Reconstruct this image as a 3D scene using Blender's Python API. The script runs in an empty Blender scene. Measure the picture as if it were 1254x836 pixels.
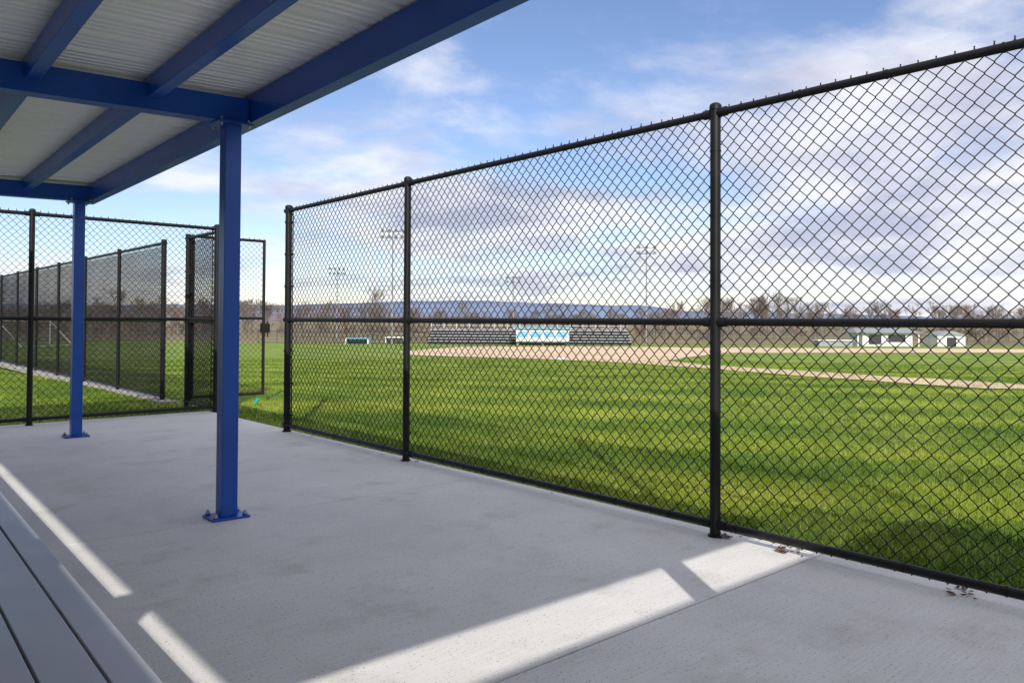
import bpy, math, random
import numpy as np
from mathutils import Vector, Matrix
random.seed(7); rng=np.random.default_rng(7)
scene=bpy.context.scene
FW=(0.6647,0.7471); RT=(0.7471,-0.6647)
def W(s,t): return (s*FW[0]+t*RT[0], s*FW[1]+t*RT[1])
GZ=-0.035
def gz(s):
    if s<15: return GZ
    if s<110: return GZ-0.02*(s-15)
    return GZ-1.9
# ------------------------------------------------------------ materials
def mat(name,col,rough=0.6,metal=0.0,col2=None,scale=5.0,detail=6,bump=0.0,bscale=None,spec=None,lo=0.35,hi=0.65,coat=0):
    m=bpy.data.materials.new(name); m.use_nodes=True
    nt=m.node_tree; b=nt.nodes['Principled BSDF']
    b.inputs['Roughness'].default_value=rough; b.inputs['Metallic'].default_value=metal
    if spec is not None: b.inputs['Specular IOR Level'].default_value=spec
    b.inputs['Coat Weight'].default_value=coat
    tc=nt.nodes.new('ShaderNodeTexCoord')
    if col2 is None: col2=tuple(c*0.8 for c in col)
    n=nt.nodes.new('ShaderNodeTexNoise'); n.inputs['Scale'].default_value=scale; n.inputs['Detail'].default_value=detail
    nt.links.new(tc.outputs['Object'],n.inputs['Vector'])
    r=nt.nodes.new('ShaderNodeValToRGB')
    r.color_ramp.elements[0].position=lo; r.color_ramp.elements[1].position=hi
    r.color_ramp.elements[0].color=(*col2,1); r.color_ramp.elements[1].color=(*col,1)
    nt.links.new(n.outputs['Fac'],r.inputs['Fac']); nt.links.new(r.outputs['Color'],b.inputs['Base Color'])
    if bump>0:
        n2=nt.nodes.new('ShaderNodeTexNoise'); n2.inputs['Scale'].default_value=bscale or scale*4; n2.inputs['Detail'].default_value=4
        nt.links.new(tc.outputs['Object'],n2.inputs['Vector'])
        bp=nt.nodes.new('ShaderNodeBump'); bp.inputs['Strength'].default_value=bump; bp.inputs['Distance'].default_value=0.01
        nt.links.new(n2.outputs['Fac'],bp.inputs['Height']); nt.links.new(bp.outputs['Normal'],b.inputs['Normal'])
    return m
BLACK=mat('black_powder_coat',(0.006,0.006,0.007),0.45,col2=(0.010,0.010,0.011),scale=9,spec=.3)
WIRE=mat('black_vinyl_wire',(0.006,0.006,0.007),0.5,spec=.25)
BLUE=mat('blue_paint',(0.006,0.082,0.44),0.30,col2=(0.005,0.068,0.37),scale=3,bump=0.03,bscale=60,spec=.4)
STEEL=mat('galvanised_steel',(0.5,0.5,0.5),0.4,0.8)
ALU=mat('aluminium_plank',(0.60,0.61,0.65),0.40,0.25,col2=(0.50,0.51,0.55),scale=2,detail=10)
WHITE=mat('white_paint',(0.80,0.80,0.78),0.5)
DARK=mat('dark_trim',(0.03,0.03,0.035),0.6)
SHADE=mat('painted_seat_shade',(0.07,0.07,0.08),0.8)  # dark colour imitating the shade below the bleacher seats
LBLUE=mat('light_blue_panel',(0.22,0.48,0.70),0.5)
GREY=mat('grey_metal',(0.33,0.34,0.36),0.5,0.3)
LGREY=mat('aluminium_seat',(0.50,0.51,0.53),0.5,0.2)
GRAVEL=mat('gravel_strip',(0.42,0.40,0.37),0.9,col2=(0.26,0.25,0.22),scale=30,bump=.6,bscale=60)
BARK=mat('bark_twigs',(0.20,0.165,0.14),0.9,col2=(0.12,0.10,0.09),scale=0.08)
RBARK=mat('reddish_twigs',(0.20,0.11,0.08),0.9)
LEAF=mat('dead_leaf',(0.16,0.075,0.03),0.8,col2=(0.08,0.035,0.015),scale=20)
JOINT=mat('joint_filler',(0.07,0.07,0.07),0.9)
SCREEN=bpy.data.materials.new('windscreen_fabric'); SCREEN.use_nodes=True
_n=SCREEN.node_tree; _b=_n.nodes['Principled BSDF']; _b.inputs['Base Color'].default_value=(.02,.02,.022,1); _b.inputs['Roughness'].default_value=.9
_b.inputs['Alpha'].default_value=.55
def concrete():
    m=bpy.data.materials.new('brushed_concrete'); m.use_nodes=True; nt=m.node_tree; b=nt.nodes['Principled BSDF']
    L=nt.links; N=nt.nodes.new
    tc=N('ShaderNodeTexCoord')
    big=N('ShaderNodeTexNoise'); big.inputs['Scale'].default_value=0.9; big.inputs['Detail'].default_value=8; big.inputs['Roughness'].default_value=0.62
    L.new(tc.outputs['Object'],big.inputs['Vector'])
    r=N('ShaderNodeValToRGB'); r.color_ramp.elements[0].position=0.3; r.color_ramp.elements[1].position=0.72
    r.color_ramp.elements[0].color=(0.64,0.63,0.62,1); r.color_ramp.elements[1].color=(0.79,0.775,0.755,1)
    L.new(big.outputs['Fac'],r.inputs['Fac'])
    mp=N('ShaderNodeMapping'); mp.inputs['Scale'].default_value=(3,160,1); L.new(tc.outputs['Object'],mp.inputs['Vector'])
    st=N('ShaderNodeTexNoise'); st.inputs['Scale'].default_value=1.0; st.inputs['Detail'].default_value=3; L.new(mp.outputs['Vector'],st.inputs['Vector'])
    sp=N('ShaderNodeTexNoise'); sp.inputs['Scale'].default_value=90; sp.inputs['Detail'].default_value=3; L.new(tc.outputs['Object'],sp.inputs['Vector'])
    r2=N('ShaderNodeValToRGB'); r2.color_ramp.elements[0].position=0.30; r2.color_ramp.elements[1].position=0.39
    r2.color_ramp.elements[0].color=(0.42,0.40,0.38,1); r2.color_ramp.elements[1].color=(1,1,1,1); L.new(sp.outputs['Fac'],r2.inputs['Fac'])
    r3=N('ShaderNodeValToRGB'); r3.color_ramp.elements[0].position=0.3; r3.color_ramp.elements[1].position=0.7
    r3.color_ramp.elements[0].color=(0.86,0.86,0.86,1); r3.color_ramp.elements[1].color=(1,1,1,1); L.new(st.outputs['Fac'],r3.inputs['Fac'])
    def mul(a,c):
        k=N('ShaderNodeMixRGB'); k.blend_type='MULTIPLY'; k.inputs[0].default_value=1; L.new(a,k.inputs[1]); L.new(c,k.inputs[2]); return k.outputs[0]
    o=mul(mul(r.outputs[0],r2.outputs[0]),r3.outputs[0])
    sn=N('ShaderNodeTexNoise'); sn.inputs['Scale'].default_value=2.3; sn.inputs['Detail'].default_value=10; sn.inputs['Roughness'].default_value=.7; L.new(tc.outputs['Object'],sn.inputs['Vector'])
    r4=N('ShaderNodeValToRGB'); r4.color_ramp.elements[0].position=0.30; r4.color_ramp.elements[1].position=0.48
    r4.color_ramp.elements[0].color=(0.80,0.79,0.77,1); r4.color_ramp.elements[1].color=(1,1,1,1); L.new(sn.outputs['Fac'],r4.inputs['Fac'])
    L.new(mul(o,r4.outputs[0]),b.inputs['Base Color'])
    b.inputs['Roughness'].default_value=0.72
    bp=N('ShaderNodeBump'); bp.inputs['Strength'].default_value=0.25; bp.inputs['Distance'].default_value=0.004
    ad=N('ShaderNodeMath'); ad.operation='ADD'; L.new(st.outputs['Fac'],ad.inputs[0]); L.new(sp.outputs['Fac'],ad.inputs[1])
    L.new(ad.outputs[0],bp.inputs['Height']); L.new(bp.outputs['Normal'],b.inputs['Normal'])
    return m
CONC=concrete()
def grassmat(name,island):
    m=bpy.data.materials.new(name); m.use_nodes=True; nt=m.node_tree; b=nt.nodes['Principled BSDF']
    L=nt.links; N=nt.nodes.new; tc=N('ShaderNodeTexCoord')
    def mul(a,c):
        k=N('ShaderNodeMixRGB'); k.blend_type='MULTIPLY'; k.inputs[0].default_value=1; L.new(a,k.inputs[1]); L.new(c,k.inputs[2]); return k.outputs[0]
    n=N('ShaderNodeTexNoise'); n.inputs['Scale'].default_value=0.45; n.inputs['Detail'].default_value=10; n.inputs['Roughness'].default_value=.72
    L.new(tc.outputs['Object'],n.inputs['Vector'])
    r=N('ShaderNodeValToRGB'); e=r.color_ramp.elements; e[0].position=.36; e[1].position=.66
    e[0].color=(0.11,0.21,0.016,1); e[1].color=(0.35,0.42,0.045,1)
    L.new(n.outputs['Fac'],r.inputs['Fac'])
    n2=N('ShaderNodeTexNoise'); n2.inputs['Scale'].default_value=9; n2.inputs['Detail'].default_value=6; n2.inputs['Roughness'].default_value=.75
    L.new(tc.outputs['Object'],n2.inputs['Vector'])
    r2=N('ShaderNodeValToRGB'); r2.color_ramp.elements[0].position=.3; r2.color_ramp.elements[1].position=.7
    r2.color_ramp.elements[0].color=(.52,.57,.5,1); r2.color_ramp.elements[1].color=(1.15,1.1,1.2,1)
    if island:
        g=N('ShaderNodeNewGeometry'); L.new(g.outputs['Random Per Island'],r2.inputs['Fac'])
        r2.color_ramp.elements[0].position=0; r2.color_ramp.elements[1].position=.91
        x=r2.color_ramp.elements.new(.93); x.color=(1.9,1.35,5,1)
    else: L.new(n2.outputs['Fac'],r2.inputs['Fac'])
    mp=N('ShaderNodeMapping'); mp.inputs['Rotation'].default_value=(0,0,math.radians(-38)); L.new(tc.outputs['Object'],mp.inputs['Vector'])
    wv=N('ShaderNodeTexWave'); wv.inputs['Scale'].default_value=.13; wv.inputs['Distortion'].default_value=1.6; wv.inputs['Detail'].default_value=4; wv.inputs['Detail Scale'].default_value=2.5; L.new(mp.outputs[0],wv.inputs['Vector'])
    r5=N('ShaderNodeValToRGB'); r5.color_ramp.elements[0].position=.25; r5.color_ramp.elements[1].position=.75; r5.color_ramp.elements[0].color=(.68,.78,.72,1); r5.color_ramp.elements[1].color=(1.07,1.04,1.0,1); L.new(wv.outputs['Fac'],r5.inputs['Fac'])
    col=mul(mul(r.outputs[0],r2.outputs[0]),r5.outputs[0])
    L.new(col,b.inputs['Base Color']); b.inputs['Roughness'].default_value=.75; b.inputs['Specular IOR Level'].default_value=.25
    if island:
        tr=N('ShaderNodeBsdfTranslucent'); L.new(col,tr.inputs['Color'])
        ms=N('ShaderNodeMixShader'); ms.inputs[0].default_value=.4
        L.new(b.outputs[0],ms.inputs[1]); L.new(tr.outputs[0],ms.inputs[2]); L.new(ms.outputs[0],nt.nodes['Material Output'].inputs['Surface'])
    else:
        n3=N('ShaderNodeTexNoise'); n3.inputs['Scale'].default_value=25; n3.inputs['Detail'].default_value=5; L.new(tc.outputs['Object'],n3.inputs['Vector'])
        bp=N('ShaderNodeBump'); bp.inputs['Strength'].default_value=.5; bp.inputs['Distance'].default_value=.03
        L.new(n3.outputs['Fac'],bp.inputs['Height']); L.new(bp.outputs['Normal'],b.inputs['Normal'])
    return m
GRASS=grassmat('turf',False); BLADE=grassmat('grass_blades',True)
DRY=mat('dry_field',(0.22,0.17,0.09),0.9,col2=(0.12,0.11,0.05),scale=.03)
DIRT=mat('infield_dirt',(0.66,0.50,0.34),0.9,col2=(0.56,0.41,0.26),scale=.5,bump=.3,bscale=8)
HILL=mat('haze_tinted_hill',(0.19,0.235,0.335),1,col2=(0.15,0.19,0.29),scale=.003,spec=0)  # distance haze is put into the bluish base colour
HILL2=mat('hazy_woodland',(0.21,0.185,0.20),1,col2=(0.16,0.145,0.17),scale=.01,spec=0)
ROOFM=mat('ribbed_roof_sheet',(0.93,0.93,0.89),0.35,0.15,col2=(0.88,0.88,0.84),scale=1.2)
PWALL=mat('white_block_wall',(0.80,0.80,0.78),0.8,col2=(0.74,0.74,0.72),scale=3,bump=.2,bscale=80)
# ------------------------------------------------------------ mesh builder
class MB:
    def __init__(s): s.v=[];s.f=[];s.m=[];s.sm=[];s.mats=[];s.np=[]
    def mi(s,m):
        if m not in s.mats: s.mats.append(m)
        return s.mats.index(m)
    def poly(s,vs,fs,m,smooth=False):
        o=len(s.v); s.v+= [tuple(a) for a in vs]; k=s.mi(m)
        for f in fs: s.f.append(tuple(i+o for i in f)); s.m.append(k); s.sm.append(smooth)
    def box(s,x0,x1,y0,y1,z0,z1,m,zf=None):
        vs=[(x,y,z) for z in (z0,z1) for y in (y0,y1) for x in (x0,x1)]
        if zf: vs=[(x,y,z+zf(x)) for x,y,z in vs]
        s.poly(vs,[(0,2,3,1),(4,5,7,6),(0,1,5,4),(2,6,7,3),(0,4,6,2),(1,3,7,5)],m)
    def obox(s,c,d,l,w,z0,z1,m):
        n=(-d[1],d[0]); vs=[]
        for z in (z0,z1):
            for b in (-w/2,w/2):
                for a in (-l/2,l/2): vs.append((c[0]+d[0]*a+n[0]*b,c[1]+d[1]*a+n[1]*b,z))
        s.poly(vs,[(0,2,3,1),(4,5,7,6),(0,1,5,4),(2,6,7,3),(0,4,6,2),(1,3,7,5)],m)
    def tube(s,p,q,r,m,n=12,r2=None,caps=True):
        p=Vector(p);q=Vector(q);d=(q-p).normalized(); r2=r if r2 is None else r2
        a=d.orthogonal().normalized(); b=d.cross(a)
        vs=[]
        for P,R in((p,r),(q,r2)):
            for i in range(n):
                t=2*math.pi*i/n; vs.append(P+a*math.cos(t)*R+b*math.sin(t)*R)
        s.poly(vs,[(i,(i+1)%n,n+(i+1)%n,n+i) for i in range(n)],m,True)
        if caps: s.poly(vs,[tuple(range(n-1,-1,-1)),tuple(range(n,2*n))],m)
    def dome(s,c,r,m,n=12,h=None):
        h=h or r; vs=[];fs=[];R=4
        for j in range(R):
            a=math.pi/2*j/R
            for i in range(n):
                t=2*math.pi*i/n; vs.append((c[0]+math.cos(t)*r*math.cos(a),c[1]+math.sin(t)*r*math.cos(a),c[2]+h*math.sin(a)))
        vs.append((c[0],c[1],c[2]+h))
        for j in range(R-1):
            for i in range(n): fs.append((j*n+i,j*n+(i+1)%n,(j+1)*n+(i+1)%n,(j+1)*n+i))
        for i in range(n): fs.append(((R-1)*n+i,(R-1)*n+(i+1)%n,R*n))
        s.poly(vs,fs,m,True)
    def arr(s,v,f,m,smooth=True):
        s.np.append((np.asarray(v,float),np.asarray(f,int),s.mi(m),smooth))
    def make(s,name,bevel=0,rot=False):
        v=[np.array(s.v,float).reshape(-1,3)]; n=len(s.v)
        faces=[np.array([len(f) for f in s.f],int)]; loops=[np.array([i for f in s.f for i in f],int)]
        mm=[np.array(s.m,int)]; sm=[np.array(s.sm,bool)]
        for V,F,k,q in s.np:
            v.append(V); loops.append((F+n).ravel()); faces.append(np.full(len(F),F.shape[1])); mm.append(np.full(len(F),k)); sm.append(np.full(len(F),q)); n+=len(V)
        v=np.concatenate(v); ln=np.concatenate(faces); lp=np.concatenate(loops)
        me=bpy.data.meshes.new(name); me.vertices.add(len(v)); me.vertices.foreach_set('co',v.ravel())
        me.loops.add(len(lp)); me.loops.foreach_set('vertex_index',lp.astype(np.int32))
        me.polygons.add(len(ln)); st=np.concatenate([[0],np.cumsum(ln)[:-1]]).astype(np.int32)
        me.polygons.foreach_set('loop_start',st)
        me.polygons.foreach_set('material_index',np.concatenate(mm).astype(np.int32))
        me.polygons.foreach_set('use_smooth',np.concatenate(sm))
        for m in s.mats: me.materials.append(m)
        me.update(calc_edges=True); me.validate()
        o=bpy.data.objects.new(name,me); scene.collection.objects.link(o)
        if bevel:
            b=o.modifiers.new('bevel','BEVEL'); b.width=bevel; b.segments=2; b.limit_method='ANGLE'; b.angle_limit=math.radians(50)
        if rot:
            p=Matrix.Translation((1.96,4.85,0)); o.matrix_world=p@Matrix.Rotation(math.radians(-1.9),4,'Z')@p.inverted()
        return o
# ------------------------------------------------------------ ground
g=MB(); T=4000
def strip(s0,s1,m,t0=-T,t1=T):
    vs=[(*W(s0,t0),gz(s0)),(*W(s0,t1),gz(s0)),(*W(s1,t1),gz(s1)),(*W(s1,t0),gz(s1))]
    g.poly(vs,[(0,3,2,1)],m)
strip(-600,15,GRASS); strip(15,110,GRASS); strip(110,8000,DRY)
g.make('ground')
def field(name,pts,m,dz):
    b=MB(); vs=[(*W(s,t),gz(s)+dz) for s,t in pts]
    b.poly(vs,[tuple(range(len(vs)))],m); o=b.make(name)
    import bmesh
    bm=bmesh.new(); bm.from_mesh(o.data); bmesh.ops.triangulate(bm,faces=bm.faces[:])
    for f in bm.faces:
        if f.normal.z<0: f.normal_flip()
    bm.to_mesh(o.data); bm.free(); return o
pts=[(48.8,-6.9),(40,-5.2),(34.9,.5),(29.9,4.1),(25.2,5.8),(19.2,7.4),(15.1,9.1),(15.1,11.3),(22,8.8),(27.4,6.7),(32.4,6.3),(37.8,8.3),(49.5,13.2),(56,34),(58,60),(78,62),(78,34),(77,18),(82,6),(72,-4.9)]
out=[]
for i,p in enumerate(pts):
    q=pts[(i+1)%len(pts)]; k=max(2,int(math.dist(p,q)/1.2))
    for j in range(k):
        f=j/k; out.append((max(15.05,p[0]+(q[0]-p[0])*f+random.gauss(0,.12)),p[1]+(q[1]-p[1])*f+random.gauss(0,.05)))
field('infield_dirt',out,DIRT,0.02)
b=MB(); x,y=W(33,2.0); b.obox((x,y),(1,0),.38,.38,gz(33)+.02,gz(33)+.1,WHITE); b.make('baseball_base',.01)
# ------------------------------------------------------------ slab
b=MB()
ys=[-6,-3.2,-0.6,2.05,4.80,7.6,10.62]
for i in range(len(ys)-1):
    b.box(-2.6,4.03,ys[i]+.0035,ys[i+1]-.0035,-.16,0,CONC)
b.box(-2.59,4.02,-5.99,10.6,-.17,-.03,JOINT)
b.make('concrete_slab',.0015)
b=MB(); b.box(3.95,4.22,12.3,34,-.1,-.012,GRAVEL); b.make('gravel_mow_strip',.005)
# ------------------------------------------------------------ chain link
PH=0.0400; PV=0.082
def wires(mb,O,D,length,z0,z1,off=0.0,r=0.0026,lod=0):
    D=np.array([D[0],D[1],0.]); Nn=np.array([-D[1],D[0],0.]); O=np.array([O[0],O[1],0.])
    n=int(length/PH); ph=length/n
    nseg=int(round((z1-z0)/(PV/2))); pv=(z1-z0)/nseg
    a=ph/2+r*0.6; rows=[]
    for k in range(nseg+1):
        sg=1 if k%2==0 else -1
        rows.append((sg*a,0.0,z0+k*pv))
        if k<nseg and lod==0:
            for fr,uu in ((.13,.80),(.87,-.80)):
                rows.append((sg*a*uu,sg*r*1.1,z0+(k+fr)*pv))
    rows.append((rows[-1][0]*.85,0.0,z1+.013))
    P=np.array(rows); M=len(P)
    T_=np.gradient(P,axis=0); T_/=np.linalg.norm(T_,axis=1)[:,None]
    e2=np.array([0,1.,0]); e1=np.cross(T_,e2); e1/=np.linalg.norm(e1,axis=1)[:,None]
    K=4 if lod==0 else 3; ring=[]
    if lod: e1=np.tile(np.array([1.,0,0]),(M,1))
    for i in range(K):
        t=2*math.pi*(i+.5)/K; ring.append(P+e1*math.cos(t)*r*1.12+e2[None]*math.sin(t)*r*1.12)
    R=np.stack(ring,1).reshape(-1,3)
    F=np.array([(j*K+i,j*K+(i+1)%K,(j+1)*K+(i+1)%K,(j+1)*K+i) for j in range(M-1) for i in range(K)])
    V=[];FF=[]
    for i in range(n):
        fl=1 if i%2==0 else -1
        uc=(i+.5)*ph
        z=R[:,2]
        u=R[:,0]*fl+uc+.0055*np.sin(z*2.1+uc*1.3)+.0025*np.sin(z*7+uc*4)
        nn=R[:,1]*fl+off+0.004*np.sin(u*1.7+z*2.1)+.003*np.sin(u*5+z*3)
        zz=z+.004*np.sin(uc*1.9)+.002*np.sin(uc*9+z*5)
        V.append(O[None]+u[:,None]*D[None]+nn[:,None]*Nn[None]+np.stack([0*u,0*u,zz],1)); FF.append(F+i*len(R))
    mb.arr(np.concatenate(V),np.concatenate(FF),WIRE,True)
FH=2.44
def fence(name,A,B,posts,term=(),side=1,H=FH,base=0.0,zb=0.07,pr=.030,wr=.0026,lod=0,screen=False):
    mb=MB(); A=Vector((*A,0));B=Vector((*B,0)); d=(B-A); L=d.length; d.normalize()
    n=Vector((-d.y,d.x,0))
    for z,r in ((base+zb,.021),(base+H/2,.021),(base+H-.02,.0215)):
        mb.tube(A+Vector((0,0,z)),B+Vector((0,0,z)),r,BLACK,14)
        for p in posts:
            for sgn in (-1,1):
                c=A+d*(p+sgn*(pr+.02))+Vector((0,0,z)); mb.tube(c-d*.025,c+d*.025,r+.006,BLACK,14)
    for p in posts:
        P=A+d*p; R=.037 if p in term else pr
        mb.tube(P+Vector((0,0,base-.03)),P+Vector((0,0,base+H+.01)),R,BLACK,18)
        mb.tube(P+Vector((0,0,base+H+.0)),P+Vector((0,0,base+H+.02)),R+.005,BLACK,18)
        mb.dome(P+Vector((0,0,base+H+.02)),R+.005,BLACK,18,.022)
        mb.tube(P+Vector((0,0,base-.002)),P+Vector((0,0,base+.012)),R+.012,BLACK,18)
        if p in term:
            for z in np.linspace(base+.18,base+H-.15,7):
                mb.tube(P+Vector((0,0,z-.012)),P+Vector((0,0,z+.012)),R+.006,BLACK,18)
                q=P+d*(.045 if p<L/2 else -.045)+n*.03*side+Vector((0,0,z)); mb.tube(q-n*.02,q+n*.02,.006,BLACK,8)
            q=P+d*(.055 if p<L/2 else -.055)+n*.024*side
            mb.tube(q+Vector((0,0,base+.06)),q+Vector((0,0,base+H)),.006,BLACK,6)
        else:
            for z in np.linspace(base+.3,base+H-.25,6):
                z+=random.uniform(-.03,.03); mb.tube(P+Vector((0,0,z)),P+Vector((0,0,z+.008)),R+.003,BLACK,14)
    u=.3
    while u<L:
        for z in (base+zb,base+H/2,base+H-.02):
            c=A+d*(u+random.uniform(-.05,.05))+Vector((0,0,z)); mb.tube(c-d*.004,c+d*.004,.0245,BLACK,10)
        u+=.45
    wires(mb,(A.x,A.y),(d.x,d.y),L,base+.035,base+H+.012,off=side*.026,r=wr,lod=lod)
    if screen:
        o=n*(side*.045); z0=Vector((0,0,base+.08)); z1=Vector((0,0,base+H-.06))
        mb.poly([A+o+z0,B+o+z0,B+o+z1,A+o+z1],[(0,1,2,3)],SCREEN)
    return mb.make(name)
Y0=-0.5
fence('chain_link_fence',(3.86,Y0),(3.945,8.13),[0,2.62-Y0,5.79-Y0,8.63],term=(8.63,),side=-1)
fence('chain_link_fence',(-2.4,10.45),(4.06,10.45),[0,2.16,4.32,6.46],term=(6.46,),side=1)
fence('chain_link_fence',(4.1,10.56),(4.1,11.63),[1.07],term=(1.07,),side=-1,base=-.03,screen=True)
fence('chain_link_fence',(4.1,12.68),(4.1,30.9),[0,2.33,4.6,6.8,9.0,11.3,13.6,15.9,18.2],term=(0,),side=-1,base=-.03,wr=.003,lod=1,screen=True)
mb=MB()
A=Vector((4.17,11.63,0)); B=Vector((5.23,11.60,0))
for z in (.10,1.24,2.42): mb.tube(A+Vector((0,0,z)),B+Vector((0,0,z)),.021,BLACK,12)
for P in (A,B): mb.tube(P+Vector((0,0,.08)),P+Vector((0,0,2.44)),.023,BLACK,12)
for z in (.35,1.9): mb.tube((4.12,11.63,z-.03),(4.12,11.63,z+.03),.045,BLACK,12); mb.tube((4.12,11.63,z),(4.17,11.63,z),.012,BLACK,8)
mb.box(5.19,5.32,11.57,11.63,1.02,1.16,BLACK); mb.tube((5.3,11.6,.95),(5.3,11.6,1.2),.01,BLACK,8)
wires(mb,(A.x,A.y),((B-A).normalized().x,(B-A).normalized().y),1.06,.09,2.44,off=-.01,r=.003,lod=1)
mb.make('chain_link_gate')
# ------------------------------------------------------------ dugout shelter
SL=lambda x:0.02*(x-2.10)
def shelter(name,y0,y1,cols,trans,xr=-.91,xf=2.15):
    mb=MB()
    for (cx,cy) in cols:
        zt=2.44+SL(cx)
        mb.box(cx-.05,cx+.05,cy-.05,cy+.05,.014,zt-.012,BLUE)
        mb.box(cx-.115,cx+.115,cy-.095,cy+.095,0.001,.014,BLUE)
        for sx in(-1,1):
            for sy in (-1,1):
                q=(cx+sx*.09,cy+sy*.07); mb.tube((*q,.014),(*q,.022),.017,BLUE,6); mb.tube((*q,.022),(*q,.045),.008,STEEL,8); mb.tube((*q,.022),(*q,.034),.014,STEEL,6)
        mb.box(cx-.11,cx+.11,cy-.095,cy+.095,zt-.012,zt+.002,BLUE)
        for sx in(-1,1):
            for sy in (-1,1):
                q=(cx+sx*.085,cy+sy*.075); mb.tube((*q,zt-.03),(*q,zt+.02),.009,STEEL,8)
    for ty in trans: mb.box(xr+.095,xf-.095,ty-.055,ty+.055,2.445,2.60,BLUE,SL)
    mb.box(xf-.09,xf,y0,y1,2.452,2.632,BLUE,SL)
    mb.box(xr,xr+.09,y0,y1,2.452,2.632,BLUE,SL)
    x=1.49
    while x>xr+.2:
        mb.box(x-.036,x+.036,y0+.01,y1-.01,2.515,2.630,BLUE,SL); x-=.61
    mb.box(xr+.095,xf-.095,y0,y0+.05,2.50,2.628,BLUE,SL)
    for ty in trans:
        x=1.49
        while x>xr+.2:
            for sy in (-1,1): mb.box(x+.037,x+.043,ty+sy*.09-.035,ty+sy*.09+.035,2.53,2.60,BLUE,SL)
            x-=.61
    return mb.make(name,.004,rot=True)
RA=(-0.82,9.42); RB=(-5.2,-1.44)
shelter('unseen_shade_frame',RA[0],RA[1],[(1.96,.33),(1.96,4.85),(1.96,9.15),(-.865,.47),(-.865,4.85),(-.865,9.15)],[.40,4.85,9.15])
def roof(name,y0,y1,xr=-.98,xf=2.24):
    mb=MB(); prof=[]; y=y0
    while y<y1:
        prof+=[(y,0)]
        for c in (.055,.115,.175): prof+=[(y+c-.014,0),(y+c-.006,.009),(y+c+.006,.009),(y+c+.014,0)]
        prof+=[(y+.222,0),(y+.236,.030),(y+.262,.030),(y+.276,0),(y+.284,0),(y+.285,-.004)]
        y+=.30
        prof+=[(y-.0005,-.004)]
    prof=[p for p in prof if p[0]<=y1]
    vs=[];fs=[]
    for x in (xr,xf):
        for p in prof: vs.append((x,p[0],2.639+SL(x)+p[1]))
    n=len(prof)
    for i in range(n-1): fs.append((i,i+1,n+i+1,n+i))
    mb.poly(vs,fs,ROOFM)
    mb.box(xr,xf,y0,y1,2.674,2.677,ROOFM,SL)
    mb.box(xf+.002,xf+.008,y0,y1,2.575,2.69,WHITE,SL)
    mb.box(xr-.01,xf+.01,y1+.001,y1+.006,2.62,2.69,WHITE,SL)
    return mb.make(name,rot=True)
roof('unseen_shade_roof',RA[0]-.02,RA[1]+.08)
shelter('unseen_shade_frame',RB[0],RB[1],[(2.7,-4.9),(-.865,-4.9),(-.865,-1.8)],[-4.9],xf=2.95)  # unseen second canopy frame, added to shade the near slab and grass
roof('unseen_shade_roof',RB[0],RB[1],xf=3.04)  # unseen roof, added and shaped so its shadow bounds the sun patch
mb=MB(); mb.box(-1.12,-.95,-5.2,10.2,0,2.357,PWALL); mb.make('block_wall',rot=True)
# bench
mb=MB()
for a,b_ in ((.597,.680),(.479,.589),(.361,.471),(.243,.353),(.125,.235)):
    mb.box(a,b_,-2.5,6.6,.425,.452,ALU); mb.box(a,a+.004,-2.5,6.6,.40,.43,ALU); mb.box(b_-.004,b_,-2.5,6.6,.40,.43,ALU)
for y in (-2.2,-.8,.6,2.0,3.4,4.8,6.2):
    mb.box(.12,.65,y-.025,y+.025,.37,.40,GREY); mb.box(.19,.24,y-.025,y+.025,0,.37,GREY); mb.box(.52,.57,y-.025,y+.025,0,.37,GREY)
mb.make('aluminium_bench',.006,rot=True)
# ------------------------------------------------------------ grass blades
N=420000
d=4.0*(34/4.0)**rng.random(N); th=np.radians(rng.uniform(-6,98,N))
X=d*np.sin(th);Y=d*np.cos(th)
k=((X>4.045)|(Y>10.66))&~((X>3.95)&(X<4.25)&(Y>12.25)); X=X[k];Y=Y[k];d=d[k]
n=len(X); s_=X*FW[0]+Y*FW[1]; Z=np.where(s_<15,GZ,GZ-.02*(s_-15))
clump=.75+.45*np.sin(X*3.1+np.sin(Y*2.3)*2)*np.sin(Y*2.7+np.sin(X*1.9)*2)
h=rng.uniform(.018,.055,n)*(clump*.5+.6); w=.0022*(1+d/7); a=rng.uniform(0,2*math.pi,n); lean=rng.uniform(0,.035,n); la=rng.uniform(0,2*math.pi,n)
V=np.empty((n,3,3)); V[:,0]=np.stack([X-np.cos(a)*w,Y-np.sin(a)*w,Z-.003],1); V[:,1]=np.stack([X+np.cos(a)*w,Y+np.sin(a)*w,Z-.003],1)
V[:,2]=np.stack([X+np.cos(la)*lean,Y+np.sin(la)*lean,Z+h],1)
mb=MB(); mb.arr(V.reshape(-1,3),np.arange(3*n).reshape(-1,3),BLADE,False); mb.make('grass')
mb=MB()
def leaf(x,y,z,s):
    a=random.uniform(0,6.28); pts=[(-1,0),(-.5,.45),(-.1,.25),(.2,.6),(.4,.2),(1,0),(.4,-.25),(.1,-.6),(-.2,-.2),(-.6,-.4)]
    tilt=random.uniform(-.4,.4); vs=[(x,y,z+.01)]
    for u,v in pts:
        vs.append((x+s*(u*math.cos(a)-v*math.sin(a)),y+s*(u*math.sin(a)+v*math.cos(a)),z+.004+abs(u)*s*.5*random.random()+max(0,v*tilt*s)))
    mb.poly(vs,[(0,i+1,(i+1)%len(pts)+1) for i in range(len(pts))],LEAF)
for i in range(48):
    y=random.choice([random.uniform(-1,8),random.gauss(2.6,.05),random.gauss(1.35,.04),random.gauss(2.2,.05),random.gauss(5.7,.1)]); leaf(3.91+random.uniform(-.05,.09),y,.001,random.uniform(.010,.036))
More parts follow.
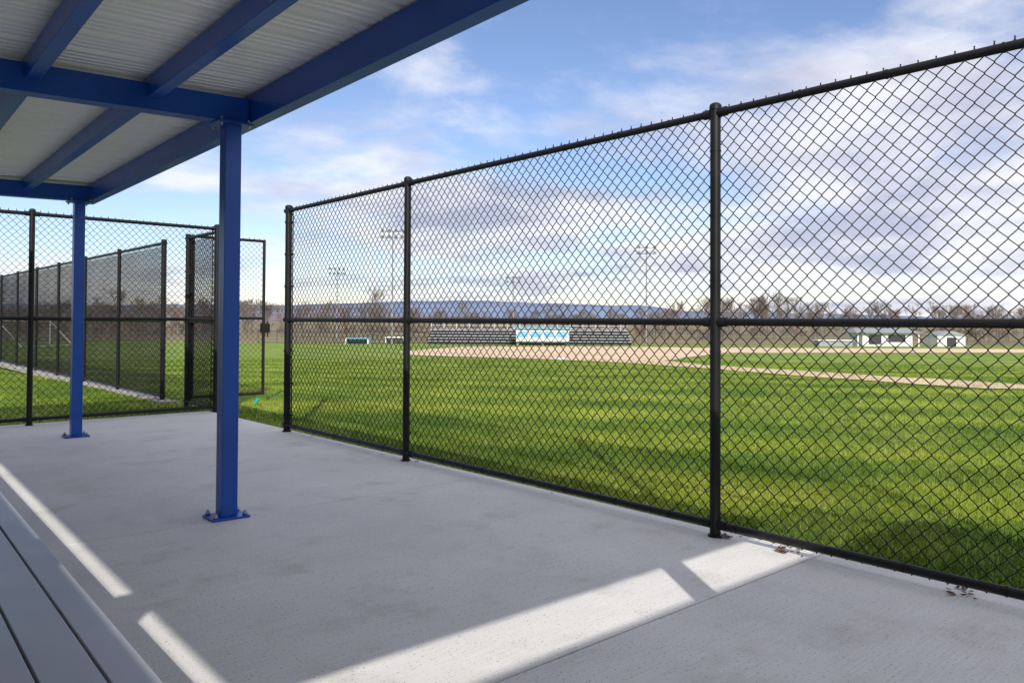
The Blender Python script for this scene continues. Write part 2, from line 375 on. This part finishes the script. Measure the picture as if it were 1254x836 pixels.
for i in range(160):
    dd=random.uniform(4.5,16);t=math.radians(random.uniform(10,80)); x=dd*math.sin(t);y=dd*math.cos(t)
    if x>4.15: leaf(x,y,.0,random.uniform(.012,.028))
mb.make('dead_leaves')
mb=MB(); TEAL=mat('teal_plastic',(0.02,0.35,0.25),.4)
c=Vector((4.88,11.1,-.0)); mb.tube(c,c+Vector((.05,-.02,.07)),.022,TEAL,12,.032); mb.tube(c+Vector((.05,-.02,.07)),c+Vector((.052,-.021,.075)),.036,TEAL,12); mb.make('plastic_cup')
# ------------------------------------------------------------ distant structures
RD=(RT[0],RT[1])
mb=MB(); s0=97
for i in range(5):
    c=W(s0+i*.75,2.2); z=gz(s0)+.35+i*.33
    mb.obox(c,RD,25,.28,z,z+.07,LGREY); c2=W(s0+i*.75+.4,2.2); mb.obox(c2,RD,25,.4,z-.2,z-.17,LGREY)
    mb.obox(W(s0+i*.75+.18,2.2),RD,24.9,.03,gz(s0)-.1,z-.02,SHADE)  # dark sheets stand in for the shade between and under the seats
for z in (1.9,2.3,2.7): mb.obox(W(s0+4*.75+.5,2.2),RD,25,.05,gz(s0)+z-.03,gz(s0)+z+.03,LGREY)
for t in np.arange(-10.2,14.8,1.6): mb.obox(W(s0+3.5,t),RD,.08,.06,gz(s0),gz(s0)+2.7,LGREY)
for z in (.5,.95): mb.obox(W(s0-.7,2.2),RD,25,.04,gz(s0)+z-.02,gz(s0)+z+.03,DARK)
for t in np.arange(-10.2,14.9,2.5): mb.obox(W(s0-.72,t),RD,.08,.06,gz(s0)-.1,gz(s0)+1.0,DARK)
mb.make('bleachers')
mb=MB(); s1=94; tc_=3.6; c=W(s1,tc_); z=gz(s1)
mb.obox(c,RD,6.2,2.2,z+.25,z+1.95,WHITE); mb.obox(c,RD,6.8,2.8,z+1.95,z+2.12,LBLUE)
for k in range(4):
    mb.obox(W(s1-1.13,tc_-2.3+k*1.53),RD,1.2,.06,z+.95,z+1.65,LBLUE)
mb.obox(W(s1-1.12,tc_),RD,6.2,.03,z+.25,z+.45,DARK)
for t in (-2.9,0,2.9): mb.obox(W(s1-1.0,tc_+t),RD,.2,.2,z-.1,z+.25,GREY); mb.obox(W(s1+.9,tc_+t),RD,.2,.2,z-.1,z+.25,GREY)
mb.tube((*W(s1,tc_+1),z+2.1),(*W(s1,tc_+1),z+2.9),.04,GREY,6)
mb.make('press_box')
mb=MB()
for t in np.arange(-32,-8,2.4): mb.tube((*W(100,t),gz(100)),(*W(100,t),gz(100)+1.5),.04,DARK,6)
for z in (.1,1.5): mb.tube((*W(100,-32),gz(100)+z),(*W(100,-8),gz(100)+z),.035,DARK,6)
mb.make('field_fence')
def lowdug(name,s,t,w,h,c1):
    mb=MB(); z=gz(s); mb.obox(W(s,t),RD,w,1.8,z+h-.12,z+h,c1); mb.obox(W(s+.8,t),RD,w,.12,z,z+h-.12,c1)
    for k in (-1,1): mb.obox(W(s,t+k*(w/2-.07)),RD,.12,1.7,z,z+h-.12,WHITE)
    mb.obox(W(s-.2,t),RD,w-.6,.3,z+.4,z+.46,GREY); mb.make(name)
lowdug('field_bench_shelter',96,-18.6,2.8,.75,LBLUE)
lowdug('field_bench_shelter',101,-14.8,2.4,.9,WHITE)
mb=MB(); s=104;t=48.3;z=gz(s)
mb.obox(W(s,t),RD,6.4,4,z,z+1.75,WHITE)
mb.obox(W(s-2.03,t-1.6),RD,1.6,.06,z+.3,z+1.5,DARK); mb.obox(W(s-2.03,t+1.2),RD,2.2,.06,z+.6,z+1.5,DARK)
vs=[]
for (ds,dt,zz) in ((-2.6,-4.2,1.75),(-2.6,4.2,1.75),(2.6,4.2,1.75),(2.6,-4.2,1.75),(0,-3.6,2.35),(0,3.6,2.35)):
    vs.append((*W(s+ds,t+dt),z+zz))
mb.poly(vs,[(0,1,5,4),(1,2,5),(2,3,4,5),(3,0,4),(0,3,2,1)],GREY)
mb.obox(W(s-2.2,t-3.9),RD,.15,.15,z,z+1.75,WHITE); mb.obox(W(s-2.2,t+3.9),RD,.15,.15,z,z+1.75,WHITE)
mb.make('concession_building')
mb=MB(); t=56.8
mb.obox(W(s,t),RD,3.6,3,z,z+1.5,WHITE)
vs=[(*W(s+ds,t+dt),z+zz) for ds,dt,zz in ((-1.7,-2,1.5),(-1.7,2,1.5),(1.7,2,1.5),(1.7,-2,1.5),(-1.7,0,2.05),(1.7,0,2.05))]
mb.poly(vs,[(0,1,4),(1,2,5,4),(2,3,5),(3,0,4,5),(0,3,2,1)],GREY)
mb.obox(W(s-1.53,t),RD,1.2,.06,z,z+1.2,DARK); mb.make('storage_shed')
mb=MB(); mb.obox(W(100,40.5),RD,4.2,1.6,gz(100),gz(100)+.7,GREY); mb.obox(W(100,40.5),RD,4.6,2,gz(100)+.7,gz(100)+.8,WHITE); mb.make('tarp_roller_box')
def tower(s,t,h,wd,r=.11):
    mb=MB(); z=gz(s); c=W(s,t)
    mb.tube((*c,z-.2),(*c,z+h),r,GREY,10,r*.6)
    for lev in (0,.8):
        mb.obox(c,RD,wd,.1,z+h-.1-lev,z+h-lev,GREY)
        nl=int(wd/.75)
        for i in range(nl):
            tt=-wd/2+.35+i*(wd-.7)/max(1,nl-1); q=W(s-.3,t+tt); q0=W(s-.05,t+tt)
            mb.tube((*q0,z+h+.2-lev),(*q,z+h+.08-lev),.1,GREY,8,.2)
    mb.make('light_tower')
tower(100,-15.1,14.2,3.2); tower(135,-29.8,11.8,3.0); tower(140,.2,10.8,2.8); tower(108,18.3,13.2,2.8)
mb=MB(); s=62;t=-40.2;z=gz(s)
P=[(*W(s,t),z),(*W(s,t),z+2.0),(*W(s+5,t+1.2),z+2.0),(*W(s+5,t+1.2),z)]
for i in range(3): mb.tube(P[i],P[i+1],.06,WHITE,8)
Q=[(*W(s-.2,t+2.0),z),(*W(s+4.8,t+3.2),z)]
mb.tube(P[1],Q[0],.04,WHITE,6); mb.tube(P[2],Q[1],.04,WHITE,6); mb.tube(Q[0],Q[1],.04,WHITE,6)
mb.make('soccer_goal')
# ------------------------------------------------------------ bare trees
def tree_segs(seed,H,spread=1.0,depth=6):
    R=random.Random(seed); segs=[]
    def grow(p,d,l,r,k):
        q=p+d*l; segs.append((p,q,r,r*.68))
        if k==0: return
        nb=3 if k>1 else 4
        for i in range(nb):
            a=Vector((R.gauss(0,1),R.gauss(0,1),R.gauss(0,.6)))
            nd=(d*1.0+a*.36*spread+Vector((0,0,.18))).normalized()
            o=p+d*l*R.uniform(.55,1.0)
            grow(o,nd,l*R.uniform(.62,.82),r*.56,k-1)
    grow(Vector((0,0,0)),Vector((R.gauss(0,.05),R.gauss(0,.05),1)).normalized(),H*.27,H*.015,depth)
    V=[];F=[]
    for p,q,r,r2 in segs:
        d=(q-p).normalized(); a=d.orthogonal().normalized(); b=d.cross(a); o=len(V)
        for P,RR in ((p,max(r,.012)),(q,max(r2,.008))):
            for i in range(3):
                t=2*math.pi*i/3; V.append(P+(a*math.cos(t)+b*math.sin(t))*RR)
        for i in range(3): F.append((o+i,o+(i+1)%3,o+3+(i+1)%3,o+3+i))
    V=np.array([tuple(v) for v in V]); V[:,2]*=H/V[:,2].max(); return V,np.array(F)
temps=[tree_segs(i,1.0*8,1.0+.25*(i%3),5) for i in range(9)]
bush=[tree_segs(50+i,3,2.0,4) for i in range(3)]
mb=MB()
def put(tmp,s,t,sc,m,wide=1.0):
    V,F=tmp; a=random.uniform(0,6.28); c,sn=math.cos(a),math.sin(a); x,y=W(s,t)
    U=V*sc; Q=np.stack([(U[:,0]*c-U[:,1]*sn)*wide+x,(U[:,0]*sn+U[:,1]*c)*wide+y,U[:,2]+gz(s)-.1],1); mb.arr(Q,F,m,False)
for i in range(360):
    r=random.uniform(-.75,.75); s=random.uniform(128,215)
    H=random.uniform(4.0,6.0)
    if r>.2: H=random.uniform(4.8,7.8)
    if .22<r<.36 : H=random.uniform(6.5,9)
    if r<-.15: H=random.uniform(5,8)
    if random.random()<.08: H*=1.25
    H*=s/165
    put(random.choice(temps),s,r*s,H/8,RBARK if random.random()<.08 else BARK,random.uniform(.9,1.3))
for i in range(420):
    r=random.uniform(-.8,.8); s=random.uniform(122,180); put(random.choice(bush),s,r*s,random.uniform(.45,.95),BARK if random.random()<.85 else RBARK,2.2)
mb.make('tree_line')
# ------------------------------------------------------------ hills
def ridge(name,D,pts,m,amp,n=400):
    rs=np.linspace(-1.6,1.6,n); px=[p[0] for p in pts]; py=[p[1] for p in pts]
    h=np.interp(rs,px,py)
    for f,a in ((9,.5),(23,.25),(61,.14),(140,.09)): h=h+amp*a*np.sin(rs*f+f*1.3)
    vs=[];fs=[]
    for i in range(n):
        for (dd,k) in ((0,0),(D*.05,.7),(D*.1,1.0),(D*.2,0)):
            hh=h[i]*k-2 if k else -3
            vs.append((*W(D+dd,rs[i]*(D+dd)),hh))
    for i in range(n-1):
        for j in range(3): fs.append((i*4+j,(i+1)*4+j,(i+1)*4+j+1,i*4+j+1))
    b=MB(); b.poly(vs,fs,m,True); b.make(name)
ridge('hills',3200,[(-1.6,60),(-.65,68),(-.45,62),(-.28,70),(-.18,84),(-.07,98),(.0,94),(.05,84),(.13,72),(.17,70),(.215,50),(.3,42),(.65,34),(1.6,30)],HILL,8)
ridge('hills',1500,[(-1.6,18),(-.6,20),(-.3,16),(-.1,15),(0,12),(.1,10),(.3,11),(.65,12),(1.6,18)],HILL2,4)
# ------------------------------------------------------------ world
sun_dir=Vector((2.2,3.2,-2.45)).normalized(); el=math.asin(-sun_dir.z); az=math.atan2(-sun_dir.x,-sun_dir.y)
w=bpy.data.worlds.new('World'); scene.world=w; w.use_nodes=True; nt=w.node_tree; N=nt.nodes.new; L=nt.links
bg=nt.nodes['Background']; bg.inputs['Strength'].default_value=0.15
sky=N('ShaderNodeTexSky'); sky.sky_type='NISHITA'; sky.sun_disc=False; sky.sun_elevation=el; sky.sun_rotation=az
sky.air_density=1.0; sky.dust_density=.2; sky.ozone_density=3.0
tc=N('ShaderNodeTexCoord'); sp=N('ShaderNodeSeparateXYZ'); L.new(tc.outputs['Generated'],sp.inputs[0])
def mth(op,a,b=None,clamp=False):
    n=N('ShaderNodeMath'); n.operation=op; n.use_clamp=clamp
    for i,v in enumerate((a,b)):
        if v is None: continue
        if isinstance(v,(int,float)): n.inputs[i].default_value=v
        else: L.new(v,n.inputs[i])
    return n.outputs[0]
zz=mth('ADD',mth('MAXIMUM',sp.outputs['Z'],0.0),.16)
cx=mth('DIVIDE',sp.outputs['X'],zz); cy=mth('DIVIDE',sp.outputs['Y'],zz)
cb=N('ShaderNodeCombineXYZ'); L.new(cx,cb.inputs[0]); L.new(cy,cb.inputs[1]); cb.inputs[2].default_value=3.7
n1=N('ShaderNodeTexNoise'); n1.inputs['Scale'].default_value=.95; n1.inputs['Detail'].default_value=11; n1.inputs['Roughness'].default_value=.58; n1.inputs['Distortion'].default_value=.15; L.new(cb.outputs[0],n1.inputs['Vector'])
lat=mth('ADD',mth('MULTIPLY',sp.outputs['X'],RT[0]),mth('MULTIPLY',sp.outputs['Y'],RT[1]))
fwd=mth('ADD',mth('MULTIPLY',sp.outputs['X'],FW[0]),mth('MULTIPLY',sp.outputs['Y'],FW[1]))
fac=mth('ADD',n1.outputs['Fac'],mth('MULTIPLY',lat,.16))
fac=mth('ADD',fac,.058)
fac=mth('SUBTRACT',fac,mth('MULTIPLY',mth('MINIMUM',sp.outputs['Z'],.4),.33))
fac=mth('ADD',fac,mth('MULTIPLY',mth('MAXIMUM',mth('SUBTRACT',sp.outputs['Z'],.42),0.0),1.1))  # unseen overhead cloud, added to raise the ambient light
fac=mth('ADD',fac,mth('MULTIPLY',mth('MAXIMUM',mth('MULTIPLY',fwd,-1.0),0.0),.4))  # unseen cloud behind the camera, added to brighten shaded areas
r=N('ShaderNodeValToRGB'); r.color_ramp.elements[0].position=.40; r.color_ramp.elements[1].position=.61; L.new(fac,r.inputs['Fac'])
r.color_ramp.interpolation='EASE'
n2=N('ShaderNodeTexNoise'); n2.inputs['Scale'].default_value=1.7; n2.inputs['Detail'].default_value=8; L.new(cb.outputs[0],n2.inputs['Vector'])
r2=N('ShaderNodeValToRGB'); r2.color_ramp.elements[0].position=.37; r2.color_ramp.elements[1].position=.57
r2.color_ramp.elements[0].color=(3.8,3.95,4.95,1); r2.color_ramp.elements[1].color=(6.9,6.8,7.1,1); L.new(n2.outputs['Fac'],r2.inputs['Fac'])
tint=N('ShaderNodeMixRGB'); tint.blend_type='MULTIPLY'; tint.inputs[0].default_value=1; tint.inputs[2].default_value=(.95,.89,.97,1); L.new(sky.outputs[0],tint.inputs[1])
mx=N('ShaderNodeMixRGB'); L.new(mth('MULTIPLY',r.outputs[0],.90),mx.inputs[0]); L.new(tint.outputs[0],mx.inputs[1]); L.new(r2.outputs[0],mx.inputs[2])
L.new(mx.outputs[0],bg.inputs['Color'])
sl=bpy.data.lights.new('sun','SUN'); sl.energy=5; sl.angle=math.radians(.5); sl.color=(1,.95,.87)
so=bpy.data.objects.new('sun',sl); scene.collection.objects.link(so); so.rotation_euler=sun_dir.to_track_quat('-Z','Y').to_euler()
# ------------------------------------------------------------ camera
cam=bpy.data.cameras.new('camera'); co=bpy.data.objects.new('camera',cam); scene.collection.objects.link(co)
cam.sensor_width=36; cam.lens=971/1254*36; cam.shift_y=-42/1254; cam.clip_start=.05; cam.clip_end=20000
Rm=Matrix.Rotation(-math.radians(41.66),4,'Z')@Matrix.Rotation(math.radians(91.0),4,'X')@Matrix.Rotation(math.radians(.3),4,'Z')
co.matrix_world=Matrix.Translation((0,0,1.22))@Rm
scene.camera=co
scene.view_settings.view_transform='Standard'; scene.view_settings.look='None'; scene.view_settings.exposure=0
